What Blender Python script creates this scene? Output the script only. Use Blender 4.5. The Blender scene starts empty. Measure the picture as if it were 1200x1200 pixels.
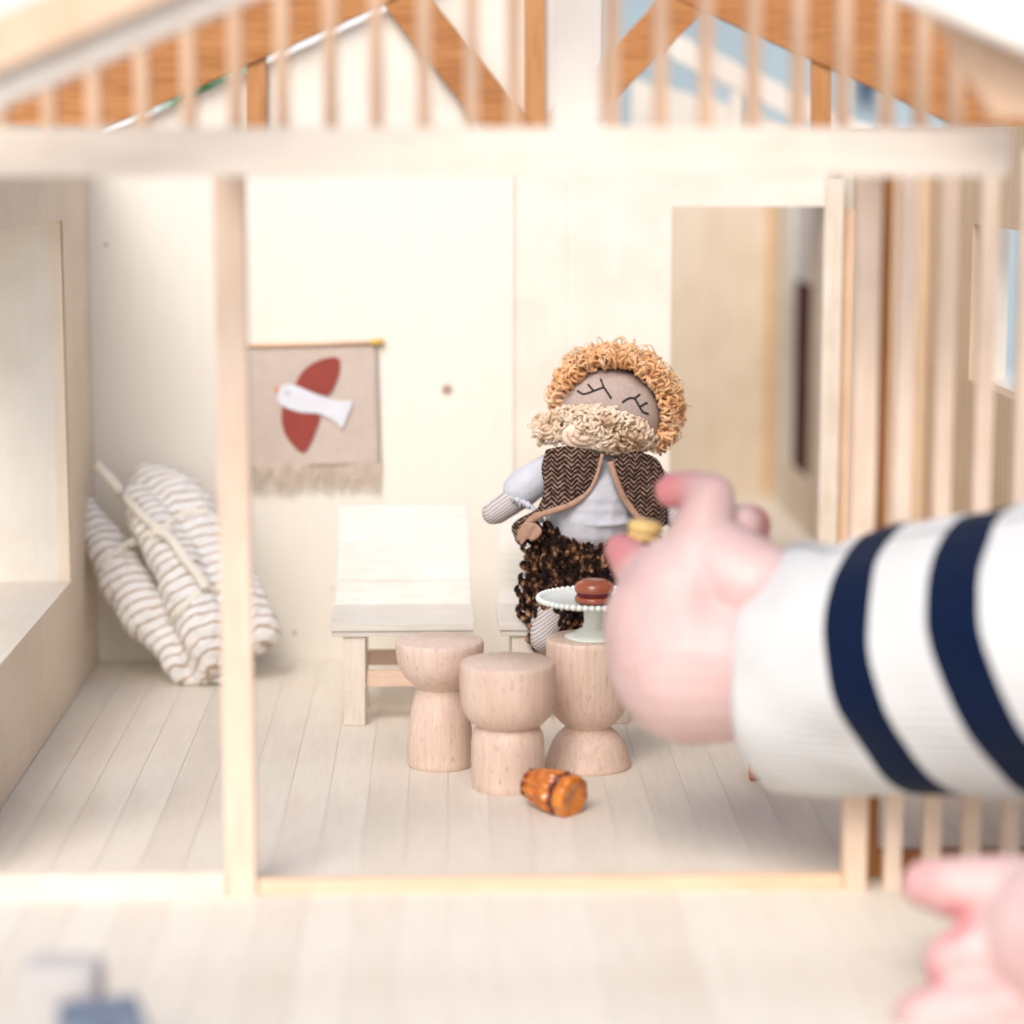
import bpy, bmesh, math, random, time
T0 = time.time()
from mathutils import Vector, Matrix, noise
from mathutils.bvhtree import BVHTree
random.seed(7)
S = 0.007                      # one modelling unit = 7 mm of the real place
C = bpy.context.scene.collection
sc = bpy.context.scene

# ------------------------------------------------------------------ camera
CAM = Vector((0, 0, 30)); FPX = 2800.0
YAW, PITCH = math.radians(1.64), math.radians(8.69)
FW = Vector((math.sin(YAW)*math.cos(PITCH), math.cos(YAW)*math.cos(PITCH), -math.sin(PITCH)))
RT = Vector((math.cos(YAW), -math.sin(YAW), 0)); UP = RT.cross(FW)
cd = bpy.data.cameras.new('camera'); cam = bpy.data.objects.new('camera', cd); C.objects.link(cam)
m = Matrix((RT, UP, -FW)).transposed().to_4x4(); m.translation = CAM*S
cam.matrix_world = m
cd.sensor_width = 36; cd.lens = 36*FPX/1200; cd.clip_start = 0.01; cd.clip_end = 200
cd.dof.use_dof = True; cd.dof.focus_distance = 119*S; cd.dof.aperture_fstop = 5.6
sc.camera = cam
# ------------------------------------------------------------------ light
SUN_EL, SUN_AZ = math.radians(45), math.radians(200)     # azimuth measured clockwise from +Y (behind the camera)
w = bpy.data.worlds.new('World'); sc.world = w; w.use_nodes = True
nt = w.node_tree; bg = nt.nodes['Background']
sky = nt.nodes.new('ShaderNodeTexSky'); sky.sky_type = 'NISHITA'; sky.sun_disc = False
sky.sun_elevation = SUN_EL; sky.sun_rotation = SUN_AZ; sky.dust_density = 3.2; sky.air_density = 0.85; sky.ozone_density = 0.4
nt.links.new(sky.outputs[0], bg.inputs[0]); bg.inputs[1].default_value = 0.135
sd = bpy.data.lights.new('sun', 'SUN'); sun = bpy.data.objects.new('sun', sd); C.objects.link(sun)
sd.energy = 1.4; sd.angle = math.radians(32); sd.color = (1, 0.985, 0.97)
sdir = Vector((math.sin(SUN_AZ)*math.cos(SUN_EL), math.cos(SUN_AZ)*math.cos(SUN_EL), math.sin(SUN_EL)))
sun.rotation_euler = sdir.to_track_quat('Z', 'Y').to_euler()
sc.view_settings.view_transform = 'Standard'; sc.view_settings.look = 'None'
sc.view_settings.exposure = 0.50; sc.view_settings.gamma = 1
sc.render.engine = 'CYCLES'; sc.cycles.max_bounces = 10; sc.cycles.diffuse_bounces = 6

# ------------------------------------------------------------------ measuring helpers
def ray(px, py): return FPX*FW + (px-600)*RT + (600-py)*UP
def V(px, py, Y):                       # point of the vertical plane y = Y seen at that picture point
    r = ray(px, py); return CAM + r*(Y/r.y)
def FL(px, py, z=0):                    # point of the level plane z
    r = ray(px, py); return CAM + r*((z-30)/r.z)
def sc_at(p): return FPX/((p-CAM).dot(FW))
def XW(px, py, X):                      # point of the plane x = X
    r = ray(px, py); return CAM + r*(X/r.x)

# ------------------------------------------------------------------ materials
def mat(name, rough=0.6, spec=0.3):
    m = bpy.data.materials.new(name); m.use_nodes = True
    b = m.node_tree.nodes['Principled BSDF']; b.inputs['Roughness'].default_value = rough
    b.inputs['Specular IOR Level'].default_value = spec
    return m, m.node_tree, b
def N(nt, t, **k):
    n = nt.nodes.new(t)
    for a, v in k.items(): setattr(n, a, v)
    return n
def coords(nt, scale=(1, 1, 1), rot=(0, 0, 0), rnd=True):
    tc = N(nt, 'ShaderNodeTexCoord'); mp = N(nt, 'ShaderNodeMapping')
    mp.inputs['Scale'].default_value = [s/S for s in scale]; mp.inputs['Rotation'].default_value = rot
    nt.links.new(tc.outputs['Object'], mp.inputs['Vector'])
    if rnd:
        oi = N(nt, 'ShaderNodeObjectInfo'); mu = N(nt, 'ShaderNodeMath', operation='MULTIPLY'); mu.inputs[1].default_value = 50
        nt.links.new(oi.outputs['Random'], mu.inputs[0]); nt.links.new(mu.outputs[0], mp.inputs['Location'])
    return mp.outputs[0]
def ramp(nt, fac, stops):
    r = N(nt, 'ShaderNodeValToRGB'); e = r.color_ramp.elements
    while len(e) < len(stops): e.new(0.5)
    for i, (p, c) in enumerate(stops): e[i].position = p; e[i].color = (*c, 1) if len(c) == 3 else c
    nt.links.new(fac, r.inputs[0]); return r.outputs[0]
def mix(nt, fac, a, b, mode='MIX'):
    x = N(nt, 'ShaderNodeMix', data_type='RGBA', blend_type=mode)
    for s, v in ((0, fac), (6, a), (7, b)):
        if hasattr(v, 'links') or hasattr(v, 'is_linked'): nt.links.new(v, x.inputs[s])
        elif s == 0: x.inputs[0].default_value = v
        else: x.inputs[s].default_value = (*v, 1)
    return x.outputs[2]
def bump(nt, b, h, st=0.3, d=0.02):
    n = N(nt, 'ShaderNodeBump'); n.inputs['Strength'].default_value = st; n.inputs['Distance'].default_value = d*S
    nt.links.new(h, n.inputs['Height']); nt.links.new(n.outputs[0], b.inputs['Normal'])
def noi(nt, vec, scale, detail=4, dist=0):
    n = N(nt, 'ShaderNodeTexNoise'); n.inputs['Scale'].default_value = scale; n.inputs['Detail'].default_value = detail
    n.inputs['Distortion'].default_value = dist; nt.links.new(vec, n.inputs['Vector']); return n.outputs[0]
def wood(name, light, dark, axis='Z', grain=3.0, rough=0.6, spec=0.25, knots=(), rnd=True, contrast=1.0, flecks=False):
    m, nt, b = mat(name, rough, spec)
    k = 0.07
    scl = {'X': (k, 1, 1), 'Y': (1, k, 1), 'Z': (1, 1, k)}[axis]
    v = coords(nt, scl, rnd=rnd)
    a = noi(nt, v, grain*0.35, 5, 0.6); f = noi(nt, v, grain*3, 6, 0.2)
    mid = tuple((x+y)/2 for x, y in zip(light, dark))
    c1 = ramp(nt, a, [(0.35, dark), (0.5, mid), (0.66, light)])
    c = mix(nt, 0.34*contrast, light, c1)
    c2 = ramp(nt, f, [(0.3, tuple(x*0.86 for x in light)), (0.6, (1, 1, 1))])
    c = mix(nt, 0.25*contrast, c, c2, 'MULTIPLY')
    if flecks:
        v2 = coords(nt, (4.5, 4.5, 0.9)); f2 = noi(nt, v2, 2.2, 2)
        c = mix(nt, ramp(nt, f2, [(0.62, (0, 0, 0)), (0.72, (0.6, 0.6, 0.6))]), c, tuple(x*0.55 for x in dark))
    if knots:
        tc = N(nt, 'ShaderNodeTexCoord')
        for p, r in knots:
            d = N(nt, 'ShaderNodeVectorMath', operation='DISTANCE'); d.inputs[1].default_value = [q*S for q in p]
            nt.links.new(tc.outputs['Object'], d.inputs[0])
            mr = N(nt, 'ShaderNodeMapRange'); mr.inputs[1].default_value = r*0.45*S; mr.inputs[2].default_value = r*S
            mr.inputs[3].default_value = 0.85; mr.inputs[4].default_value = 0; nt.links.new(d.outputs['Value'], mr.inputs[0])
            c = mix(nt, mr.outputs[0], c, (0.3, 0.17, 0.09))
    if rnd:                       # boards differ a little from one to the next
        oi = N(nt, 'ShaderNodeObjectInfo'); rc = ramp(nt, oi.outputs['Random'], [(0, (0.93, 0.915, 0.90)), (0.5, (0.985, 0.98, 0.97)), (1, (1.0, 1.0, 1.0))])
        c = mix(nt, 1.0, c, rc, 'MULTIPLY')
        sm_ = noi(nt, coords(nt, (0.35, 0.12, 0.35), rnd=False), 1.0, 3); c = mix(nt, 1.0, c, ramp(nt, sm_, [(0.35, (0.94, 0.925, 0.905)), (0.6, (1, 1, 1))]), 'MULTIPLY')
    nt.links.new(c, b.inputs['Base Color']); bump(nt, b, f, 0.25, 0.02)
    return m
def plain(name, col, rough=0.6, spec=0.3, var=0.12, scale=1.5, bst=0.0, bscale=8, bd=0.03, sss=0):
    m, nt, b = mat(name, rough, spec); v = coords(nt)
    n = noi(nt, v, scale, 5)
    c = ramp(nt, n, [(0.3, tuple(x*(1-var) for x in col)), (0.7, tuple(min(1, x*(1+var)) for x in col))])
    nt.links.new(c, b.inputs['Base Color'])
    if bst: bump(nt, b, noi(nt, v, bscale, 3), bst, bd)
    if sss:
        b.inputs['Subsurface Weight'].default_value = sss; b.inputs['Subsurface Radius'].default_value = (1, 0.35, 0.2)
        b.inputs['Subsurface Scale'].default_value = 0.4*S
    return m
def math2(nt, op, a, bb=None):
    n = N(nt, 'ShaderNodeMath', operation=op)
    for i, v in enumerate((a, bb)):
        if v is None: continue
        if isinstance(v, (int, float)): n.inputs[i].default_value = v
        else: nt.links.new(v, n.inputs[i])
    return n.outputs[0]

PLY_L, PLY_D = (0.79, 0.755, 0.68), (0.72, 0.645, 0.53)
PINE_L, PINE_D = (0.80, 0.60, 0.44), (0.66, 0.40, 0.23)
M = {}
M['ply_floor'] = wood('pale_plywood_floor', (0.775, 0.73, 0.645), (0.73, 0.65, 0.54), 'Y', 1.6, 0.5, 0.3, contrast=0.6)
M['ply_side'] = wood('plywood_side_wall', (0.81, 0.71, 0.575), (0.75, 0.625, 0.475), 'Z', 1.2, 0.6, contrast=0.6)
M['ply_wall'] = wood('plywood_wall_panel', PLY_L, PLY_D, 'Z', 1.0, 0.6, contrast=0.28)
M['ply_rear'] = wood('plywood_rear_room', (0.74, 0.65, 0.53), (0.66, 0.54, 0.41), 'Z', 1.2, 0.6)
M['ply_shade'] = wood('shaded_plywood_wall', (0.62, 0.48, 0.34), (0.54, 0.40, 0.26), 'Z', 1.2, 0.6)  # same plywood as the other walls, darkened to hold the interior shade
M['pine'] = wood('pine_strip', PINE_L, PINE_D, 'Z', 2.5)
M['pine_up'] = wood('backlit_pine_slat', (0.72, 0.52, 0.37), (0.62, 0.37, 0.21), 'Z', 2.5)  # the pine again, darker in colour because these slats are backlit
M['pine_post'] = wood('pale_pine_post', (0.83, 0.68, 0.555), (0.73, 0.50, 0.34), 'Z', 1.8)
M['pine_x'] = wood('pine_rail', PINE_L, PINE_D, 'X', 2.5)
M['beam'] = wood('pale_pine_beam', (0.85, 0.77, 0.68), (0.79, 0.67, 0.55), 'X', 1.2)
M['king'] = wood('white_pine_post', (0.82, 0.78, 0.72), (0.78, 0.68, 0.6), 'Z', 1.2)
M['shade_wood'] = wood('shaded_orange_truss_wood', (0.50, 0.235, 0.085), (0.34, 0.13, 0.038), 'X', 2.2, 0.55, contrast=1.6)  # warm wood with the truss's shade put into its colour
M['shade_wood_z'] = wood('shaded_orange_post_wood', (0.54, 0.27, 0.11), (0.40, 0.17, 0.055), 'Z', 2.2, 0.55, contrast=1.4)  # upright grain version, shade painted into the colour as well
M['gold'] = wood('golden_pine_trim', (0.72, 0.48, 0.22), (0.6, 0.36, 0.14), 'Z', 2.0)
M['beech'] = wood('beech_turned_wood', (0.78, 0.63, 0.54), (0.66, 0.47, 0.37), 'Z', 1.6, 0.5, 0.3, flecks=True, contrast=1.3)
M['bass'] = wood('bleached_furniture_wood', (0.71, 0.69, 0.645), (0.66, 0.62, 0.56), 'X', 2.2, 0.5)
M['bass_z'] = wood('bleached_leg_wood', (0.76, 0.70, 0.62), (0.66, 0.57, 0.46), 'Z', 3.5, 0.5, contrast=1.3)
M['rail_pink'] = wood('pinkish_stretcher_wood', (0.78, 0.6, 0.48), (0.7, 0.48, 0.36), 'X', 2.5, 0.5)

# ------------------------------------------------------------------ object helpers
def empty(name, loc, label=None, cat=None, group=None, kind=None):
    o = bpy.data.objects.new(name, None); C.objects.link(o); o.location = Vector(loc)*S; o.empty_display_size = 0.01
    tag(o, label, cat, group, kind); return o
def tag(o, label=None, cat=None, group=None, kind=None):
    for k, v in (('label', label), ('category', cat), ('group', group), ('kind', kind)):
        if v: o[k] = v
    return o
def wloc(o):
    v = Vector((0, 0, 0))
    while o: v += o.location; o = o.parent
    return v
def finish(name, bm, material, parent=None, origin=None, smooth=False):
    """bm holds world positions in units; the object gets its own origin and sits where it was drawn"""
    if origin is None:
        if parent is not None: origin = wloc(parent)/S
        else: origin = Vector((0, 0, 0))
    origin = Vector(origin)
    for v in bm.verts: v.co = (v.co-origin)*S
    bmesh.ops.recalc_face_normals(bm, faces=bm.faces)
    me = bpy.data.meshes.new(name); bm.to_mesh(me); bm.free()
    if material: me.materials.append(material)
    if smooth: me.polygons.foreach_set('use_smooth', [True]*len(me.polygons))
    o = bpy.data.objects.new(name, me); C.objects.link(o)
    o.location = origin*S
    if parent is not None: o.parent = parent; o.location = origin*S-wloc(parent)
    return o
def box(bm, x0, x1, y0, y1, z0, z1, bev=0.0):
    g = bmesh.ops.create_cube(bm, size=1)
    c = Vector(((x0+x1)/2, (y0+y1)/2, (z0+z1)/2)); d = (abs(x1-x0), abs(y1-y0), abs(z1-z0))
    for v in g['verts']: v.co = Vector((v.co.x*d[0], v.co.y*d[1], v.co.z*d[2]))+c
    if bev:
        ed = list({e for v in g['verts'] for e in v.link_edges})
        bmesh.ops.bevel(bm, geom=ed, offset=bev, segments=2, affect='EDGES', profile=0.7)
def B(name, material, parent, *a, bev=0.04):
    bm = bmesh.new(); box(bm, *a, bev=bev); return finish(name, bm, material, parent)
def prism(name, pts, thick, material, parent, bev=0.04, dirv=(0, 1, 0)):
    bm = bmesh.new(); vs = [bm.verts.new(p) for p in pts]; f = bm.faces.new(vs)
    r = bmesh.ops.extrude_face_region(bm, geom=[f])
    for v in [g for g in r['geom'] if isinstance(g, bmesh.types.BMVert)]: v.co += Vector(dirv)*thick
    if bev: bmesh.ops.bevel(bm, geom=bm.edges[:], offset=bev, segments=1, affect='EDGES')
    return finish(name, bm, material, parent)
def lathe(bm, prof, seg=48, center=(0, 0, 0), flute=0, amp=0):
    c = Vector(center); rings = []
    for r, z in prof:
        ring = []
        for i in range(seg):
            a = 2*math.pi*i/seg; rr = r*(1+(amp*math.cos(flute*a) if flute else 0))
            ring.append(bm.verts.new(c+Vector((rr*math.cos(a), rr*math.sin(a), z))))
        rings.append(ring)
    for A, Bq in zip(rings, rings[1:]):
        for i in range(seg): bm.faces.new((A[i], A[(i+1) % seg], Bq[(i+1) % seg], Bq[i]))
    bm.faces.new(rings[0][::-1]); bm.faces.new(rings[-1])
def tube(bm, pts, rad, seg=8, flat=1.0, cap=True):
    pts = [Vector(p) for p in pts]; rad = rad if isinstance(rad, (list, tuple)) else [rad]*len(pts)
    rings = []; ref = Vector((0, 1, 0))
    for i, p in enumerate(pts):
        t = (pts[min(i+1, len(pts)-1)]-pts[max(i-1, 0)]).normalized()
        side = t.cross(ref)
        if side.length < 1e-3: side = t.cross(Vector((1, 0, 0)))
        side.normalize(); nrm = side.cross(t)
        rings.append([bm.verts.new(p+side*math.cos(2*math.pi*k/seg)*rad[i]+nrm*math.sin(2*math.pi*k/seg)*rad[i]*flat) for k in range(seg)])
    for A, Bq in zip(rings, rings[1:]):
        for k in range(seg): bm.faces.new((A[k], A[(k+1) % seg], Bq[(k+1) % seg], Bq[k]))
    if cap: bm.faces.new(rings[0][::-1]); bm.faces.new(rings[-1])
def spline(pts, n=6):
    pts = [Vector(p) for p in pts]; out = []
    P = [pts[0]*2-pts[1]]+pts+[pts[-1]*2-pts[-2]]
    for i in range(1, len(P)-2):
        for k in range(n):
            t = k/n
            out.append(0.5*((2*P[i])+(P[i+1]-P[i-1])*t+(2*P[i-1]-5*P[i]+4*P[i+1]-P[i+2])*t*t+(3*P[i]-P[i-1]-3*P[i+1]+P[i+2])*t**3))
    out.append(pts[-1]); return out
def ball(bm, c, r, seg=16, sq=(1, 1, 1), rot=None):
    g = bmesh.ops.create_uvsphere(bm, u_segments=seg, v_segments=max(6, seg//2), radius=1)
    for v in g['verts']:
        q = Vector((v.co.x*r*sq[0], v.co.y*r*sq[1], v.co.z*r*sq[2]))
        if rot: q = rot @ q
        v.co = q+Vector(c)
def unit_ball(seg):
    b = bmesh.new(); bmesh.ops.create_uvsphere(b, u_segments=seg, v_segments=max(6, seg//2), radius=1)
    r = [v.co.copy() for v in b.verts], [[v.index for v in f.verts] for f in b.faces]; b.free(); return r
BALLS = {}
def chain(bm, nodes, seg=16):
    """nodes: (point, radius); solid tapered limb made of overlapping balls"""
    if seg not in BALLS: BALLS[seg] = unit_ball(seg)
    bv, bf = BALLS[seg]; vs, fs = [], []
    for (a, ra), (b, rb) in zip(nodes, nodes[1:]):
        n = max(2, int((b-a).length/(min(ra, rb)*0.3)))
        for i in range(n+1):
            t = i/n; c = a.lerp(b, t); r = ra+(rb-ra)*t; k = len(vs)
            vs += [v*r+c for v in bv]; fs += [[k+q for q in f] for f in bf]
    me = bpy.data.meshes.new('limb'); me.from_pydata(vs, [], fs); bm.from_mesh(me); bpy.data.meshes.remove(me)
def fuse(o, vox=0.12, smooth=6):
    r = o.modifiers.new('remesh', 'REMESH'); r.mode = 'VOXEL'; r.voxel_size = vox*S; r.use_smooth_shade = True
    s = o.modifiers.new('smooth', 'SMOOTH'); s.iterations = smooth; s.factor = 0.6
    bpy.context.view_layer.update()
    dg = bpy.context.evaluated_depsgraph_get()
    me = bpy.data.meshes.new_from_object(o.evaluated_get(dg)); o.modifiers.clear()
    for mm in o.data.materials:
        if not me.materials: me.materials.append(mm)
    me.polygons.foreach_set('use_smooth', [True]*len(me.polygons)); o.data = me; return o
def bvh(*objs):
    vs, fs = [], []
    for o in objs:
        n = len(vs); l = wloc(o)
        vs += [(v.co+l)/S for v in o.data.vertices]; fs += [[n+i for i in p.vertices] for p in o.data.polygons]
    return BVHTree.FromPolygons(vs, fs)
def hit(tree, px, py, off=0.0, fb=None):
    r = ray(px, py).normalized(); h = tree.ray_cast(CAM, r)
    if h[0] is None: return V(px, py, fb)
    return h[0]-r*off
def copy_tree(o, parent=None):
    c = o.copy(); C.objects.link(c)
    if parent: c.parent = parent
    for ch in list(o.children): copy_tree(ch, c)
    return c

YF = FL(600, 1046).y; YB = FL(300, 773).y
XL = -20.4; XR = 28.3
print('YF', YF, 'YB', YB, 'left wall', XW(110, 500, XL))

# ================================================================== the setting
bm = bmesh.new(); box(bm, -3000, 3000, -3000, 3000, -2.6, -1.6)
g = finish('table', bm, plain('pale_table_top', (0.62, 0.6, 0.57), 0.7, 0.2, 0.05, 0.02)); tag(g, kind='structure')

# ================================================================== dollhouse
H = empty('dollhouse', (5.3, YF, 0), 'pale wooden open-fronted dollhouse with slatted gable and grooved plank floor', 'dollhouse')
# ---- floor
fl = B('floor_panel', M['ply_floor'], H, -27.5, 38, 62, 210, -1.6, -0.035, bev=0.0)
pw = 1.86; first = None; x = XL+0.06
k = 0
while x < 36:
    if k == 0:
        first = B('plank', M['ply_floor'], fl, x+0.012, x+pw-0.012, YF+0.45, YB+12, -0.034, 0, bev=0.012)
        po = first
    else:
        po = first.copy(); C.objects.link(po); po.location.x += k*pw*S
    k += 1; x += pw
x = XL-4*pw; k = 0
while x < 36:
    if k == 0: first = B('plank', M['ply_floor'], fl, x+0.012, x+pw-0.012, 62, YF+0.42, -0.034, -0.003, bev=0.01)
    else:
        po = first.copy(); C.objects.link(po); po.location.x += k*pw*S
    k += 1; x += pw
# ---- left wall with deep bay window
bz0, bz1, by0, by1 = 6.5, 26.1, 100.0, XW(78, 470, XL).y
lw = B('left_wall', M['ply_side'], H, XL-0.7, XL, YF+1, YB, 0, bz0, bev=0)
lw.name = 'left_wall'
def wallpiece(nm, *a): return B(nm, M['ply_side'], lw, *a, bev=0)
wallpiece('wall_panel', XL-0.7, XL, by1, YB, bz0, 31)
wallpiece('wall_panel', XL-0.7, XL, YF+1, by0, bz0, 31)
wallpiece('wall_panel', XL-0.7, XL, by0, by1, bz1, 31)
B('window_sill', M['ply_floor'], lw, XL-9, XL-0.003, by0, by1+0.5, bz0-0.5, bz0+0.02, bev=0.02)
B('window_reveal', M['ply_wall'], lw, XL-9, XL-0.7, by1, by1+0.5, bz0+0.02, bz1, bev=0.0)
B('window_head', M['ply_side'], lw, XL-9, XL-0.7, by0, by1+0.5, bz1, bz1+0.5, bev=0.0)
B('window_trim', M['pine'], lw, XL-0.06, XL+0.05, by1, by1+0.12, bz0, bz1, bev=0.01)
# ---- back wall panels
def bwx(px): return V(px, 500, YB).x
kn = []
for px, py, r in ((524, 457, 0.42), (124, 287, 0.14), (345, 742, 0.16), (390, 690, 0.1), (283, 440, 0.12)):
    p = V(px, py, YB)-Vector((5.3, YF, 0)); kn.append((p, r))
M['ply_knots'] = wood('plywood_wall_with_knots', PLY_L, PLY_D, 'Z', 1.2, 0.6, knots=kn, rnd=False, contrast=0.28)
bw = B('back_wall', M['ply_knots'], H, XL-0.7, bwx(602), YB, YB+0.5, 0, 29.6, bev=0.02)
doorz = V(785, 242, YB+0.6).z
B('wall_panel', M['ply_wall'], bw, bwx(602)+0.01, bwx(664), YB+0.16, YB+0.9, 0, 29.6, bev=0.01)
B('wall_panel', M['ply_wall'], bw, bwx(664)+0.01, bwx(785), YB+0.1, YB+0.9, 0, 29.6, bev=0.03)
xd = bwx(962)
B('door_header', M['ply_wall'], bw, bwx(785)+0.002, xd, YB+0.1, YB+0.9, doorz, 29.6, bev=0.02)
B('door_jamb', M['bass_z'], bw, xd, bwx(984), YB+0.2, YB+1.3, 0, 28.2, bev=0.05)
B('door_jamb', M['pine'], bw, bwx(985), bwx(1003), YB+1.0, YB+1.9, 0, V(990, 246, YB).z, bev=0.05)
B('wall_panel', M['ply_shade'], bw, bwx(1003), XR, YB+0.5, YB+0.9, 0, 29.6, bev=0.02)
B('wall_panel', M['ply_wall'], bw, bwx(985), bwx(1003), YB+1.95, YB+2.2, V(990, 246, YB).z, 29.6, bev=0.02)
# ---- rear room beyond the doorway
cor = FL(903, 580); YR = min(cor.y, 205); print('rear corner', cor)
XRR = V(903, 500, YR).x
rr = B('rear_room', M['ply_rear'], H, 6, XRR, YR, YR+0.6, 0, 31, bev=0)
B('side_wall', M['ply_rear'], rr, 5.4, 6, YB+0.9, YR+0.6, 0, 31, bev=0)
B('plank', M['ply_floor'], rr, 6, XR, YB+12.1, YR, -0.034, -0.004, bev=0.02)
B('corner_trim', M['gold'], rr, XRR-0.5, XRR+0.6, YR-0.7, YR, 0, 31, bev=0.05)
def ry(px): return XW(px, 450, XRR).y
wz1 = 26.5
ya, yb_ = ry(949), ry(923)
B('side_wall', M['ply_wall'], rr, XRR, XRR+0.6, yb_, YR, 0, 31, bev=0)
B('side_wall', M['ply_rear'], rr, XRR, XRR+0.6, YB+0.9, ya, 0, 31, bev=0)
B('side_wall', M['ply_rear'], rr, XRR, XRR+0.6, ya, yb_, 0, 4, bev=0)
B('dark_backing', plain('plum_brown_backing', (0.10, 0.045, 0.04), 0.9, 0.05, 0.5, 0.4), rr, XRR+0.5, XRR+1.0, ya-0.5, yb_+0.5, 3.7, 19.2, bev=0.1)  # added dark slab standing in for the darkness outside the side window
B('window_pane', plain('grey_frosted_pane', (0.45, 0.46, 0.5), 0.3, 0.5, 0.05), rr, XRR+0.5, XRR+0.8, ya-0.5, yb_+0.5, 19.3, 31, bev=0.02)
# ---- right wall with small window
wy = XW(1138, 350, XR).y
rz1, rz0 = XW(1138, 262, XR).z, XW(1138, 446, XR).z
rw = B('right_wall', M['ply_shade'], H, XR, XR+0.9, YF+1, YB+0.9, 0, rz0, bev=0)
B('wall_panel', M['ply_shade'], rw, XR, XR+0.9, YF+1, YB+0.9, rz1, 31, bev=0)
B('wall_panel', M['ply_shade'], rw, XR, XR+0.9, wy, YB+0.9, rz0, rz1, bev=0)
B('wall_panel', M['ply_shade'], rw, XR, XR+0.9, YF+1, wy-14, rz0, rz1, bev=0)
B('window_reveal', M['ply_wall'], rw, XR+0.9, XR+2.0, wy, wy+0.4, rz0, rz1, bev=0.02)
B('window_sill', M['ply_floor'], rw, XR+0.9, XR+2.0, wy-14, wy+0.4, rz0-0.4, rz0, bev=0.02)
# ---- front sill rails and posts
def fx(px, py=900): return V(px, py, YF).x
zb = V(600, 176, YF).z
B('sill_rail', M['beam'], H, -27, fx(262)-0.01, YF-0.25, YF+0.42, -0.02, 0.95, bev=0.06)
B('sill_rail', M['pine_x'], H, fx(299)+0.01, fx(990), YF, YF+0.5, -0.02, 0.62, bev=0.06)
B('post', M['pine_post'], H, fx(262), fx(298), YF-0.1, YF+0.85, -0.03, zb, bev=0.07)
B('post', M['pine_post'], H, fx(991), fx(1018), YF-0.15, YF+0.8, -0.03, zb, bev=0.07)
B('post', M['shade_wood_z'], H, fx(1018)-0.15, fx(1040), YF+1.6, YF+2.3, 0, zb, bev=0.07)
sl = None
for i, px in enumerate((1049, 1095, 1141, 1187, 1232, 1278, 1324)):
    if sl is None: sl = o0 = B('slat', M['pine_post'], H, fx(px-10), fx(px+10), YF-0.1, YF+0.5, -0.03, zb, bev=0.06)
    else:
        o = o0.copy(); C.objects.link(o); o.location.x += (fx(px)-fx(1049))*S
B('sill_rail', M['shade_wood'], H, fx(1040), XR, YF+1.5, YF+2.2, 0, 1.1, bev=0.06)
# ---- balcony beam, slats, king post, joists
YBM = 85.0
bx1 = V(1184, 180, YBM).x
B('beam', M['beam'], H, -24, bx1, YBM, YBM+1.0, V(600, 207, YBM).z, V(600, 149, YBM).z, bev=0.12)
for pa, pb in ((262, 298), (991, 1018)):
    B('joist', M['pine'], H, fx(pa)+0.1, fx(pb)-0.1, YBM+1.0, YF+0.85, zb+0.002, zb+0.55, bev=0.02)
YS = 86.3; YG = 80.0
def barge_y(px):                        # underside of the front bargeboards, as a height over the picture
    return 125-0.43*px if px < 660 else 0.43*(px-1060)
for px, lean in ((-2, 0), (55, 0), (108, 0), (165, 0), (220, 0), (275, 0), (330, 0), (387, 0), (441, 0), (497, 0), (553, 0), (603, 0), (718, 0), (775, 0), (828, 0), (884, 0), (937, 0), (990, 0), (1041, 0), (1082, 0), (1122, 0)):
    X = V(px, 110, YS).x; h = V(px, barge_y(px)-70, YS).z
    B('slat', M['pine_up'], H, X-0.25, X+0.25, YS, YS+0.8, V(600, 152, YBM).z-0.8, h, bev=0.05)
X = V(675, 100, YS).x
B('king_post', M['king'], H, X-0.92, X+0.92, YS-0.1, YS+0.9, V(600, 152, YBM).z-0.8, 46, bev=0.08)
def L(pxs, Y): return [V(a, b, Y) for a, b in pxs]
o = prism('bargeboard', L([(-260, 237), (675, -165), (675, -265), (-260, 137)], YG), 1.0, M['king'], H, 0.1)
prism('roof_trim', L([(-260, 195), (675, -207), (675, -275), (-260, 127)], YG-0.75), 0.7, M['pine'], H, 0.1)
prism('bargeboard', L([(675.5, -165), (1500, 189), (1500, 89), (675.5, -265)], YG), 1.0, M['king'], H, 0.1)
prism('eave_bracket', L([(1085, 5), (1120, 55), (1165, 140), (1290, 140), (1290, 90), (1085, 1)], YG+2), 0.9, M['pine'], H, 0.1)
# ---- rear truss
YT = YB-0.9
def ra(x): return 125-0.445*(x-180)
def rb(x): return 20+0.452*(x-840)
prism('rafter', L([(-230, ra(-230)), (628, ra(628)), (628, ra(628)-120), (-230, ra(-230)-120)], YT), 0.8, M['shade_wood'], H, 0.05)
prism('rafter', L([(628.5, rb(628.5)), (1300, rb(1300)), (1300, rb(1300)-120), (628.5, rb(628.5)-120)], YT), 0.8, M['shade_wood'], H, 0.05)
prism('brace', L([(449, 6), (572, 160), (628, 160), (628, 150), (495, -14)], YT+0.1), 0.7, M['shade_wood'], H, 0.05)
prism('brace', L([(834, 6), (690, 146), (640, 146), (640, 136), (786, -14)], YT+0.1), 0.7, M['shade_wood'], H, 0.05)
for a, b in ((614, 640), (288, 312), (951, 975)):
    prism('king_post' if a == 614 else 'queen_post', L([(a, 172), (b, 172), (b, -60 if a == 614 else 40), (a, -60 if a == 614 else 60)], YT+0.25), 0.75, M['shade_wood_z'], H, 0.05)
prism('gable_panel', L([(120, 162), (120, ra(120)+9), (640, ra(640)+9), (722, 162)], YB+0.05), 0.4, M['ply_wall'], H, 0.02)
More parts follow.
